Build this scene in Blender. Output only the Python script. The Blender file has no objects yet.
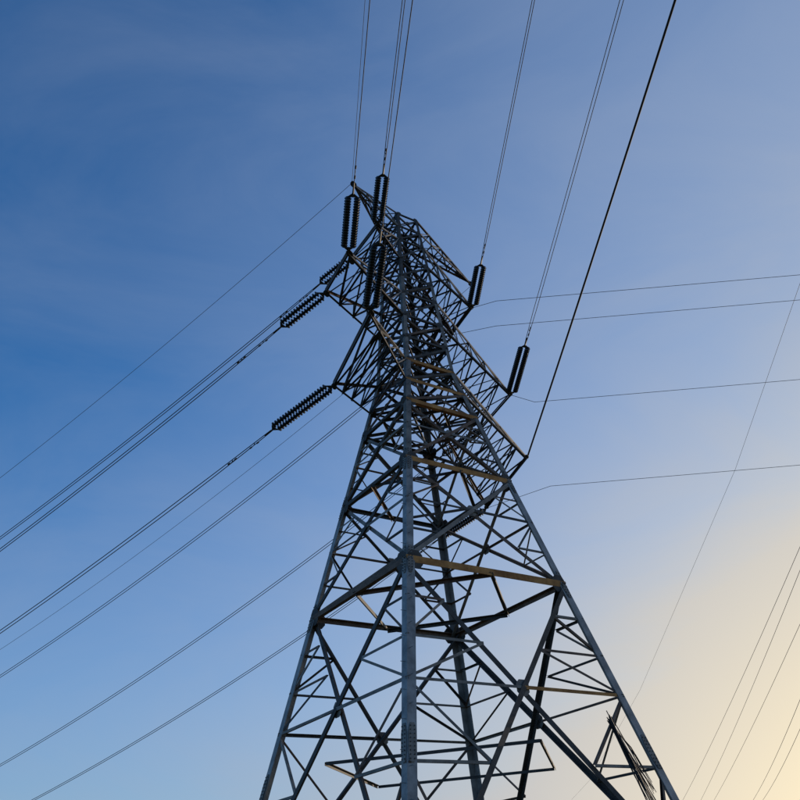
import bpy, math, random
from mathutils import Vector as V
random.seed(7)
S=bpy.context.scene
GZ=-1.7
# ---------------------------------------------------------------- materials
def mat(name,c1,c2,scale,rough=.6,metal=0.,bump=.0):
    m=bpy.data.materials.new(name); m.use_nodes=True; n=m.node_tree; b=n.nodes['Principled BSDF']
    tc=n.nodes.new('ShaderNodeTexCoord'); no=n.nodes.new('ShaderNodeTexNoise'); no.inputs['Scale'].default_value=scale; no.inputs['Detail'].default_value=7; no.inputs['Roughness'].default_value=.65
    n.links.new(tc.outputs['Object'],no.inputs['Vector'])
    r=n.nodes.new('ShaderNodeValToRGB'); r.color_ramp.elements[0].position=.35; r.color_ramp.elements[1].position=.68
    r.color_ramp.elements[0].color=(*c1,1); r.color_ramp.elements[1].color=(*c2,1)
    n.links.new(no.outputs['Fac'],r.inputs[0]); n.links.new(r.outputs[0],b.inputs['Base Color'])
    b.inputs['Roughness'].default_value=rough; b.inputs['Metallic'].default_value=metal
    if bump:
        bp=n.nodes.new('ShaderNodeBump'); bp.inputs['Strength'].default_value=bump; n.links.new(no.outputs['Fac'],bp.inputs['Height']); n.links.new(bp.outputs[0],b.inputs['Normal'])
    return m
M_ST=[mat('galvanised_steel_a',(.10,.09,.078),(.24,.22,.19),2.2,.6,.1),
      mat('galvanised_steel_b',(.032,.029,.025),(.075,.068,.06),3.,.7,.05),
      mat('weathered_steel',(.08,.045,.028),(.20,.13,.09),2.5,.75,.0),
      mat('sunset_tinted_beam_steel',(.26,.10,.025),(.62,.29,.085),1.6,.85,.0)]  # last one: sunset glow on the beams put into the base colour as rust-orange
M_LEG=mat('leg_steel',(.14,.14,.135),(.33,.325,.31),1.8,.5,.12)
M_INS=mat('glazed_porcelain',(.008,.009,.010),(.02,.02,.022),6,.3)
M_FIT=mat('fitting_steel',(.04,.04,.04),(.09,.09,.088),6,.5,.4)
M_WIRE=mat('aluminium_conductor',(.03,.03,.032),(.06,.06,.062),3,.6,.2)
M_DARK=mat('tarred_cable',(.010,.010,.011),(.02,.02,.02),3,.6)
M_CON=mat('concrete',(.25,.24,.22),(.42,.40,.37),3,.9,0,.3)
M_GR=mat('grass_ground',(.04,.06,.02),(.12,.10,.055),.35,.95,0,.5)
# ---------------------------------------------------------------- mesh builder
class MB:
    def __init__(s): s.v=[];s.f=[];s.m=[]
    def add(s,vs,fs,mi=0):
        o=len(s.v); s.v+= [tuple(x) for x in vs]; s.f+=[tuple(i+o for i in f) for f in fs]; s.m+=[mi]*len(fs)
    def angle(s,p,q,u,w,size,t,mi,center=True):
        p=V(p);q=V(q);ax=(q-p).normalized()
        u=V(u); u=(u-ax*u.dot(ax)).normalized(); w=V(w); w=(w-ax*w.dot(ax)-u*w.dot(u)).normalized()
        o=-size/2 if center else 0
        pr=[(o,0),(o+size,0),(o+size,t),(o+t,t),(o+t,size),(o,size)]
        vs=[p+u*a+w*b for a,b in pr]+[q+u*a+w*b for a,b in pr]
        fs=[(i,(i+1)%6,(i+1)%6+6,i+6) for i in range(6)]+[(5,4,3,2,1,0),(6,7,8,9,10,11)]
        s.add(vs,fs,mi)
    def mem(s,p,q,n,size,mi,off=0.):
        p=V(p);q=V(q);n=V(n);ax=(q-p).normalized();u=ax.cross(n)
        if u.length<1e-3: u=ax.orthogonal()
        if random.random()<.5: u=-u
        s.angle(p+n*off,q+n*off,u,-n,size,max(.012,size*.13),mi)
    def tube(s,pts,r,k=8,mi=0,caps=True):
        pts=[V(p) for p in pts]; rs=r if isinstance(r,list) else [r]*len(pts)
        ax=(pts[-1]-pts[0]).normalized(); a=ax.orthogonal().normalized(); b=ax.cross(a)
        vs=[];fs=[]
        for p,rr in zip(pts,rs):
            for i in range(k):
                t=2*math.pi*i/k; vs.append(p+(a*math.cos(t)+b*math.sin(t))*rr)
        for j in range(len(pts)-1):
            for i in range(k):
                fs.append((j*k+i,j*k+(i+1)%k,(j+1)*k+(i+1)%k,(j+1)*k+i))
        if caps: fs.append(tuple(range(k-1,-1,-1))); fs.append(tuple(range((len(pts)-1)*k,len(pts)*k)))
        s.add(vs,fs,mi)
    def plate(s,c,u,w,n,hu,hw,t,mi):
        c=V(c);u=V(u).normalized();w=V(w).normalized();n=V(n).normalized()
        k=[(-1,-.5),(-.5,-1),(.5,-1),(1,-.5),(1,.5),(.5,1),(-.5,1),(-1,.5)]
        vs=[c+u*a*hu+w*b*hw for a,b in k]+[c+u*a*hu+w*b*hw+n*t for a,b in k]
        fs=[tuple(range(7,-1,-1)),tuple(range(8,16))]+[(i,(i+1)%8,(i+1)%8+8,i+8) for i in range(8)]
        s.add(vs,fs,mi)
    def obj(s,name,mats,parent=None,smooth=False):
        me=bpy.data.meshes.new(name); me.from_pydata(s.v,[],s.f); 
        for m in mats: me.materials.append(m)
        me.polygons.foreach_set('material_index',s.m)
        if smooth: me.polygons.foreach_set('use_smooth',[True]*len(s.f))
        me.update(); o=bpy.data.objects.new(name,me); S.collection.objects.link(o)
        if parent: o.parent=parent
        return o
# ---------------------------------------------------------------- tower
C=V((.73,30,0)); TH=.970
AX=V((math.sin(TH),math.cos(TH),0)); BX=V((-math.cos(TH),math.sin(TH),0)); Z=V((0,0,1))
def W(z):
    return 3.497-.22*(z-9.714) if z<19.86 else 1.264-(z-19.86)*.068
def cn(i,z,w=None):
    w=W(z) if w is None else w
    sa,sb=[(-1,-1),(1,-1),(1,1),(-1,1)][i]   # F R B L
    return C+AX*sa*w+BX*sb*w+Z*z
FN=[-BX,AX,BX,-AX]
tower=bpy.data.objects.new('transmission_tower',None); S.collection.objects.link(tower)
legs=MB();main=MB();red=MB();plan=MB();gus=MB()
for i in range(4):
    sa,sb=[(-1,-1),(1,-1),(1,1),(-1,1)][i]
    segs=[GZ+.4,3.8,9.714,14.18,19.86,25,29.5]
    for j,(a,b) in enumerate(zip(segs,segs[1:])):
        sz=[.31,.31,.27,.23,.18,.15][j]
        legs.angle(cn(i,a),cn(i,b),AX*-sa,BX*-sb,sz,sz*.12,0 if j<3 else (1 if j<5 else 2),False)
        if j in(1,2,3):
            ax=(cn(i,b)-cn(i,a)).normalized()
            for q,n in((AX*-sa,BX*sb),(BX*-sb,AX*sa)):
                gus.plate(cn(i,a)+q*sz*.5+n*.003,ax,q,n,.55,sz*.42,.02,0)
                for t in range(-4,5):
                    for e in(-.22,.22):
                        p=cn(i,a)+q*(sz*.5+e*sz)+ax*t*.115+n*.023; gus.tube([p,p+n*.022],.018,6,1)
    if i in(0,2):
        z=1.5;k=0
        while z<29:
            p=cn(i,z); d=(AX*sa if k%2 else BX*sb); q=p+( -BX*sb if k%2 else -AX*sa)*.09
            legs.tube([q,q+d*.17],.011,5,0); z+=.42;k+=1
def face(i,z0,z1,ms,rs,nsub,hz=True):
    A0,B0,A1,B1=cn(i,z0),cn((i+1)%4,z0),cn(i,z1),cn((i+1)%4,z1); n=FN[i]
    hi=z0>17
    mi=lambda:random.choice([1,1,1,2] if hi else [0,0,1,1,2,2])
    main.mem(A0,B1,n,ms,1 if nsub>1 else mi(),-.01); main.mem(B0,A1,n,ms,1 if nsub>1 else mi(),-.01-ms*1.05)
    w0=(B0-A0).length;w1=(B1-A1).length; t=w0/(w0+w1); X=A0.lerp(B1,t)
    if hz:
        sunset_tint = (i==0 and z1<20)  # these horizontals take the steel with low-sun orange painted in
        main.mem(A1,B1,n,ms*(1.35 if sunset_tint else 1.),3 if sunset_tint else (2 if z1<12 else 1),.004)
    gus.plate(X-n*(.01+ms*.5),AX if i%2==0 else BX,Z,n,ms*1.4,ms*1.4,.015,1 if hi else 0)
    for P,u in((A1,1),(B1,-1)):
        h=(B1-A1).normalized()*u
        gus.plate(P+h*ms*1.9-n*.012,h,Z,n,ms*1.6,ms*1.8,.012,1)
    if nsub:
        LA=A0.lerp(A1,(X.z-z0)/(z1-z0)); LB=B0.lerp(B1,(X.z-z0)/(z1-z0))
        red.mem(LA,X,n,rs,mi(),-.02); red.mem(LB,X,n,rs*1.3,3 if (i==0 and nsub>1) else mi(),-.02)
        for (a0,x0,l0) in((A0,X,LA),(B0,X,LB),(A1,X,LA),(B1,X,LB)):
            k=nsub
            if k==1:
                m=a0.lerp(x0,.5); red.mem(l0,m,n,rs*.8,mi(),-.03)
                red.mem(a0.lerp(l0,.5),m,n,rs*.8,mi(),-.035)
            else:
                for j in range(1,k+1):
                    f=j/(k+1.); d=a0.lerp(x0,f); l=a0.lerp(l0,f); l2=a0.lerp(l0,(j+1)/(k+1.))
                    red.mem(l,d,n,rs,mi(),-.03); red.mem(d,l2,n,rs,mi(),-.036)
LV=[(GZ+.4,9.714,.18,.085,2),(9.714,14.18,.15,.08,1),(14.18,17.36,.13,.07,1),(17.36,18.6,.11,0,0),(18.6,19.86,.11,0,0),(19.86,21.2,.10,0,0),(21.2,22.5,.10,0,0),
    (22.5,23.9,.09,0,0),(23.9,25.0,.09,0,0),(25.0,26.2,.085,0,0),(26.2,27.5,.08,0,0),(27.5,28.5,.07,0,0),(28.5,29.4,.07,0,0)]
for (a,b,ms,rs,ns) in LV:
    for i in range(4): face(i,a,b,ms,rs,ns)
    s=ms*.8
    mids=[cn(i,b).lerp(cn((i+1)%4,b),.5) for i in range(4)]
    if b<18:
        for i in range(4): plan.mem(mids[i],mids[(i+1)%4],Z,s,random.choice([1,2]),-.02)
    if b>17: plan.mem(cn(0,b),cn(2,b),Z,s,1,-.02); plan.mem(cn(1,b),cn(3,b),Z,s,1,-.02-s)
zx=4.05
mids=[cn(i,zx).lerp(cn((i+1)%4,zx),.5) for i in range(4)]
for i in range(4):
    plan.mem(mids[i],mids[(i+1)%4],Z,.1,1,-.02)
# ---------------------------------------------------------------- cross arms
arms=MB()
def arm(corn,zl,zu,tn,tf,k,s=.10):
    n0,f0=cn(corn[0],zl),cn(corn[1],zl); n1,f1=cn(corn[0],zu),cn(corn[1],zu)
    tn=V(tn);tf=V(tf)
    pt=(tn-tf).length<.1
    out=((tn+tf)/2-(n0+f0)/2).normalized(); side=(n0-f0).normalized()
    arms.mem(n0,tn,side,s,1); arms.mem(f0,tf,-side,s,1); arms.mem(n1,tn+Z*.05,side,s,0); arms.mem(f1,tf+Z*.05,-side,s,2)
    if not pt:
        arms.mem(tn,tf,out,s*1.15,1,.0); arms.mem(tn+Z*.14,tf+Z*.14,out,s*.8,2,.0)
    for j in range(1,k+1):
        f=min(j/k,.97); g=(j-1)/k
        a,b,c,d=n0.lerp(tn,f),f0.lerp(tf,f),n1.lerp(tn,f),f1.lerp(tf,f)
        a_,b_,c_,d_=n0.lerp(tn,g),f0.lerp(tf,g),n1.lerp(tn,g),f1.lerp(tf,g)
        if j<k: arms.mem(a,b,Z,s*.65,1,-.01); arms.mem(c,d,Z,s*.6,2,.01); arms.mem(a,c,side,s*.55,1); arms.mem(b,d,-side,s*.55,1)
        arms.mem(a_,b,Z,s*.6,1,-.02); arms.mem(b_,a,Z,s*.6,1,-.07)
        if j%2: arms.mem(c_,d,Z,s*.5,1,.02)
        else: arms.mem(d_,c,Z,s*.5,1,.02)
        if j<k: arms.mem(c_,a,side,s*.55,0,.01); arms.mem(d_,b,-side,s*.55,1,.01)
    for t in((tn,) if pt else (tn,tf)):
        arms.plate(t-out*.12-Z*.01,out,side,Z,.2,.15,.02,1)
LC=(0,3); RC=(1,2)
TL={1:((-.43,26.62,26.2),(-1.86,28.80,26.2)),2:((-1.63,24.25,22.5),(-2.85,26.61,22.5)),3:((-.85,23.32,18.6),(-2.74,27.96,18.6))}
TR={1:((4.12,33.16,26.2),(3.10,35.38,26.2)),2:((5.86,36.08,22.5),(4.48,39.34,22.5)),3:((6.11,35.88,18.6),(4.39,41.55,18.6))}
zz={1:(26.2,27.5),2:(22.5,23.9),3:(18.6,19.86)}
for k in(1,2,3):
    arm(LC,*zz[k],*TL[k],4 if k>1 else 3); arm(RC,*zz[k],*TR[k],5 if k>1 else 4)
EL=(-1.49,26.96,29.4); ER=(4.55,35.14,29.4)
arm(LC,29.4,28.5,EL,EL,3,.085); arm(RC,29.4,28.5,ER,ER,5,.085)
legs.obj('legs',[M_LEG,M_ST[0],M_ST[1]],tower); main.obj('main_bracing',M_ST,tower); red.obj('secondary_bracing',M_ST,tower)
plan.obj('plan_bracing',M_ST,tower); arms.obj('crossarms',M_ST,tower); gus.obj('gusset_plates',[M_ST[0],M_ST[1]],tower)
ft=MB()
for i in range(4):
    p=cn(i,GZ); ft.tube([p-Z*.3,p+Z*.25,p+Z*.42],[.55,.5,.36],16,0)
ft.obj('concrete_footings',[M_CON],tower)
cg=MB()
top=cn(1,4.75)+(cn(0,4.75)-cn(1,4.75)).normalized()*1.35
for k in range(26):
    a=top+V((random.gauss(0,.05),random.gauss(0,.08),random.gauss(0,.1)))
    e=cn(1,2.4)+(cn(0,2.4)-cn(1,2.4)).normalized()*random.uniform(.8,1.35)+V((0,random.gauss(0,.2),random.uniform(-.8,.5)))
    m=a.lerp(e,.5)+V((random.gauss(0,.04),random.gauss(0,.06),random.uniform(-.15,.1)))
    cg.tube([a,m,e],[.016,.02,.01],5,0)
cg.obj('climbing_guard',[M_DARK],tower)
# ---------------------------------------------------------------- insulators
def insulator(P,d,L,solid,sep=.36,start=.2):
    P=V(P);d=V(d).normalized(); mb=MB()
    h=d.cross(Z).normalized()
    live=P+d*L
    mb.tube([P,P+d*start*.8],.035,6,1)
    y0=P+d*start; y1=P+d*(L-.18)
    for y,s in((y0,1),(y1,-1)):
        nn=h.cross(d)
        vs=[y-d*s*.16-nn*.012,y+h*(sep/2+.05)+d*s*.03-nn*.012,y-h*(sep/2+.05)+d*s*.03-nn*.012]
        vs+= [v+nn*.024 for v in vs]
        mb.add(vs,[(2,1,0),(3,4,5),(0,1,4,3),(1,2,5,4),(2,0,3,5)],1)
    for o in(-sep/2,sep/2):
        a=y0+h*o+d*.04; b=y1+h*o-d*.04; LL=(b-a).length; n=max(8,round(LL/(.115 if solid else .15))); st=LL/n
        mb.tube([a-d*.05,b+d*.05],.02,6,1)
        pts=[];rs=[]
        core=.10 if solid else .06
        for j in range(n):
            s=a+d*st*j
            for (t,r) in((0,core),(.2,core+.01),(.34,.132),(.5,.14),(.62,.124),(.7,core),(.98,core)):
                pts.append(s+d*st*t); rs.append(r)
        mb.tube(pts,rs,14,0)
    mb.tube([y1,live],.035,6,1); mb.tube([live-d*.1,live+d*.4],[.045,.028],6,1)
    mb.obj('insulator_string',[M_INS,M_FIT],None,False)
    return live
def cable(name,pts,r,m,extra=None):
    cu=bpy.data.curves.new(name,'CURVE'); cu.dimensions='3D'; cu.bevel_depth=r; cu.bevel_resolution=2
    for pp in ([pts] if extra is None else [pts,extra]):
        sp=cu.splines.new('POLY'); sp.points.add(len(pp)-1)
        for q,p in zip(sp.points,pp): q.co=(*p,1)
    cu.materials.append(m); o=bpy.data.objects.new(name,cu); S.collection.objects.link(o); return o
def run(name,P,d,T,tend,c,r,m,twin=0,n=60,lead=None):
    P=V(P);d=V(d); hz=V((d.x,d.y,0)).normalized(); per=hz.cross(Z)
    pts=[]
    for i in range(n+1):
        t=tend*(i/n)**1.3
        pts.append(P+d*t+Z*(c*t*t-c*T*t))
    if lead is not None: pts=[V(lead)]+pts[1:]
    if twin:
        a=[p+per*twin/2*min(1,.4+i*.15)  for i,p in enumerate(pts)]; b=[p-per*twin/2*min(1,.4+i*.15) for i,p in enumerate(pts)]
        cable(name,a,r,m,b)
    else: cable(name,pts,r,m)
def damper(P,d,t):
    P=V(P)+V(d)*t; mb=MB(); d=V(d).normalized()
    mb.tube([P,P-Z*.1],.02,6,0); q=P-Z*.1; mb.tube([q-d*.22,q+d*.22],.01,5,0)
    for s in(-1,1): mb.tube([q+d*s*.14,q+d*s*.26],.035,8,0)
    mb.obj('vibration_damper',[M_FIT])
over=[('ground_wire',EL,(.162,-.949,.270),0,8.2,0),
 ('power_line',TL[1][0],(.181,-.946,.268),2.56,9.5,.10),('power_line',TL[2][0],(.174,-.947,.269),2.64,9.5,0),('power_line',TL[3][0],(.192,-.944,.267),3.0,10.7,0),
 ('power_line',TR[1][0],(.162,-.948,.273),2.73,15,.10),('power_line',TR[2][0],(.176,-.947,.269),3.4,19.5,.14)]
for nm,P,d,L,T,tw in over:
    q=insulator(P,d,L,True) if L else V(P)
    run(nm,q,d,T-L,70,.0008,.016 if L else .010,M_WIRE,tw)
    if L: damper(q,d,.9)
run('power_line',TR[3][0],(.178,-.947,.268),21.4,75,.0008,.045,M_DARK)
away=[('ground_wire',EL,(-.820,.496,-.285),0,26,0),('power_line',TL[1][1],(-.824,.493,-.281),1.94,25.8,.14),('power_line',TL[2][1],(-.822,.494,-.283),2.6,21.7,.14),
 ('power_line',TL[3][1],(-.825,.492,-.279),3.45,21.5,.18),('ground_wire',ER,(-.814,.502,-.293),0,41.7,0),('power_line',TR[1][1],(-.815,.501,-.292),2.4,38.7,.2),
 ('power_line',TR[2][1],(-.817,.498,-.289),2.9,42.1,.22),('power_line',TR[3][1],(-.824,.493,-.278),3.45,37.9,.22)]
for nm,P,d,L,T,tw in away:
    q=insulator(P,d,L,False) if L else V(P)
    run(nm,q,d,T-L,170,.0021,.019 if L else .011,M_WIRE,tw)
    if L: damper(q,d,1.0); damper(q,d,2.3)
for P,ld in(((4.10,32.75,26.2),TR[1][0]),((4.06,33.96,25.5),TR[1][1]),((5.93,36.99,22.5),TR[2][0]),((6.43,39.35,18.6),TR[3][1])):
    run('power_line',P,(1,-.010,.003),17,260,.00012,.013,M_WIRE,lead=ld)
def nb(a,b,r=.018):
    a=V(a);b=V(b);d=b-a; pts=[]
    for i in range(31):
        t=-1.2+3.2*i/30; pts.append(a+d*t+Z*(1.6*(t*t-t)))
    cable('power_line',pts,r,M_WIRE)
nb((27.7,55.3,20),(40,144,11.7)); nb((27.8,56.8,18.7),(42.5,143,11.4)); nb((28.9,57.5,17.6),(44.5,143,11.2))
nb((39.6,90.4,15.8),(59.8,169,12.8),.025); nb((40.2,91,14.6),(61.6,169,12.7),.025)
cable('power_line',[(10,-40,34),(15,0,29),(20.3,31.5,25),(23.3,51.9,24.7),(24.4,95,19),(25,140,15),(26,200,14)],.010,M_WIRE)
# ---------------------------------------------------------------- ground
g=MB(); R=4000; K=64
g.add([(0,0,GZ)]+[(R*math.cos(2*math.pi*i/K),R*math.sin(2*math.pi*i/K),GZ) for i in range(K)],[(0,1+i,1+(i+1)%K) for i in range(K)])
g.obj('ground',[M_GR])
# ---------------------------------------------------------------- light
el=math.radians(10); az=math.radians(50)
sd=V((math.sin(az)*math.cos(el),math.cos(az)*math.cos(el),math.sin(el)))
ST=.12
w=bpy.data.worlds.new('World'); S.world=w; w.use_nodes=True; n=w.node_tree; n.nodes.clear(); Lk=n.links.new
def nd(t,**k):
    x=n.nodes.new(t)
    for a,b in k.items(): setattr(x,a,b)
    return x
def mth(op,a,b=None,clamp=False):
    x=nd('ShaderNodeMath',operation=op,use_clamp=clamp)
    for i,q in enumerate((a,b)):
        if q is None: continue
        if isinstance(q,(int,float)): x.inputs[i].default_value=q
        else: Lk(q,x.inputs[i])
    return x.outputs[0]
def mix(f,a,b,mode='MIX'):
    x=nd('ShaderNodeMixRGB',blend_type=mode)
    for i,q in enumerate((f,a,b)):
        if isinstance(q,(int,float)): x.inputs[i].default_value=q
        elif isinstance(q,tuple): x.inputs[i].default_value=(*q,1)
        else: Lk(q,x.inputs[i])
    return x.outputs[0]
sk=nd('ShaderNodeTexSky'); sk.sky_type='NISHITA'; sk.sun_disc=False; sk.sun_elevation=el; sk.sun_rotation=az; sk.air_density=1.0; sk.dust_density=.6; sk.ozone_density=1.5
tc=nd('ShaderNodeTexCoord'); sp=nd('ShaderNodeSeparateXYZ'); Lk(tc.outputs['Generated'],sp.inputs[0])
dt=nd('ShaderNodeVectorMath',operation='DOT_PRODUCT'); Lk(tc.outputs['Generated'],dt.inputs[0]); dt.inputs[1].default_value=sd
dot=mth('MAXIMUM',dt.outputs['Value'],0.); iz=mth('SUBTRACT',1.,mth('MAXIMUM',sp.outputs['Z'],0.))
# thin cirrus veil
mp=nd('ShaderNodeMapping'); Lk(tc.outputs['Generated'],mp.inputs[0]); mp.inputs['Rotation'].default_value=(.3,.5,.6); mp.inputs['Scale'].default_value=(1.2,2.0,3.0)
no=nd('ShaderNodeTexNoise'); Lk(mp.outputs[0],no.inputs['Vector']); no.inputs['Scale'].default_value=1.9; no.inputs['Detail'].default_value=9; no.inputs['Roughness'].default_value=.58; no.inputs['Distortion'].default_value=.5
veil=mth('MULTIPLY',mth('SUBTRACT',no.outputs['Fac'],.49),.5)
h=mth('ADD',mth('MULTIPLY',mth('POWER',dot,2.),.85),mth('MULTIPLY',mth('POWER',iz,3.2),.80))
h=mth('ADD',h,veil,True)
g2=mth('MULTIPLY',mth('MULTIPLY',mth('POWER',dot,4.2),mth('POWER',iz,2.7)),1.95,True)
hz=mix(g2,(.345/ST,.415/ST,.55/ST),(1.02/ST,.87/ST,.60/ST))
base=mix(1.,sk.outputs[0],(.36,1.0,1.72),'MULTIPLY')
col=mix(h,base,hz)
bg=nd('ShaderNodeBackground'); bg.inputs[1].default_value=ST; ou=nd('ShaderNodeOutputWorld')
Lk(col,bg.inputs[0]); Lk(bg.outputs[0],ou.inputs[0])
sl=bpy.data.lights.new('sun','SUN'); sl.energy=3.0; sl.angle=math.radians(.5); sl.color=(1,.80,.58)
so=bpy.data.objects.new('sun',sl); S.collection.objects.link(so)
so.rotation_euler=sd.to_track_quat('Z','Y').to_euler()
# ---------------------------------------------------------------- camera
pi_,ro=.562,.077
cd=bpy.data.cameras.new('camera'); cam=bpy.data.objects.new('camera',cd); S.collection.objects.link(cam); S.camera=cam
cd.lens=36*805.4/800; cd.sensor_width=36; cd.clip_end=10000; cd.clip_start=.05
from mathutils import Matrix
fw=V((0,math.cos(pi_),math.sin(pi_))); up0=V((0,-math.sin(pi_),math.cos(pi_))); r0=V((1,0,0))
rt=r0*math.cos(ro)-up0*math.sin(ro); up=r0*math.sin(ro)+up0*math.cos(ro)
cam.matrix_world=Matrix(((rt.x,up.x,-fw.x,0),(rt.y,up.y,-fw.y,0),(rt.z,up.z,-fw.z,0),(0,0,0,1)))
S.view_settings.view_transform='Standard'; S.view_settings.look='None'; S.view_settings.exposure=0
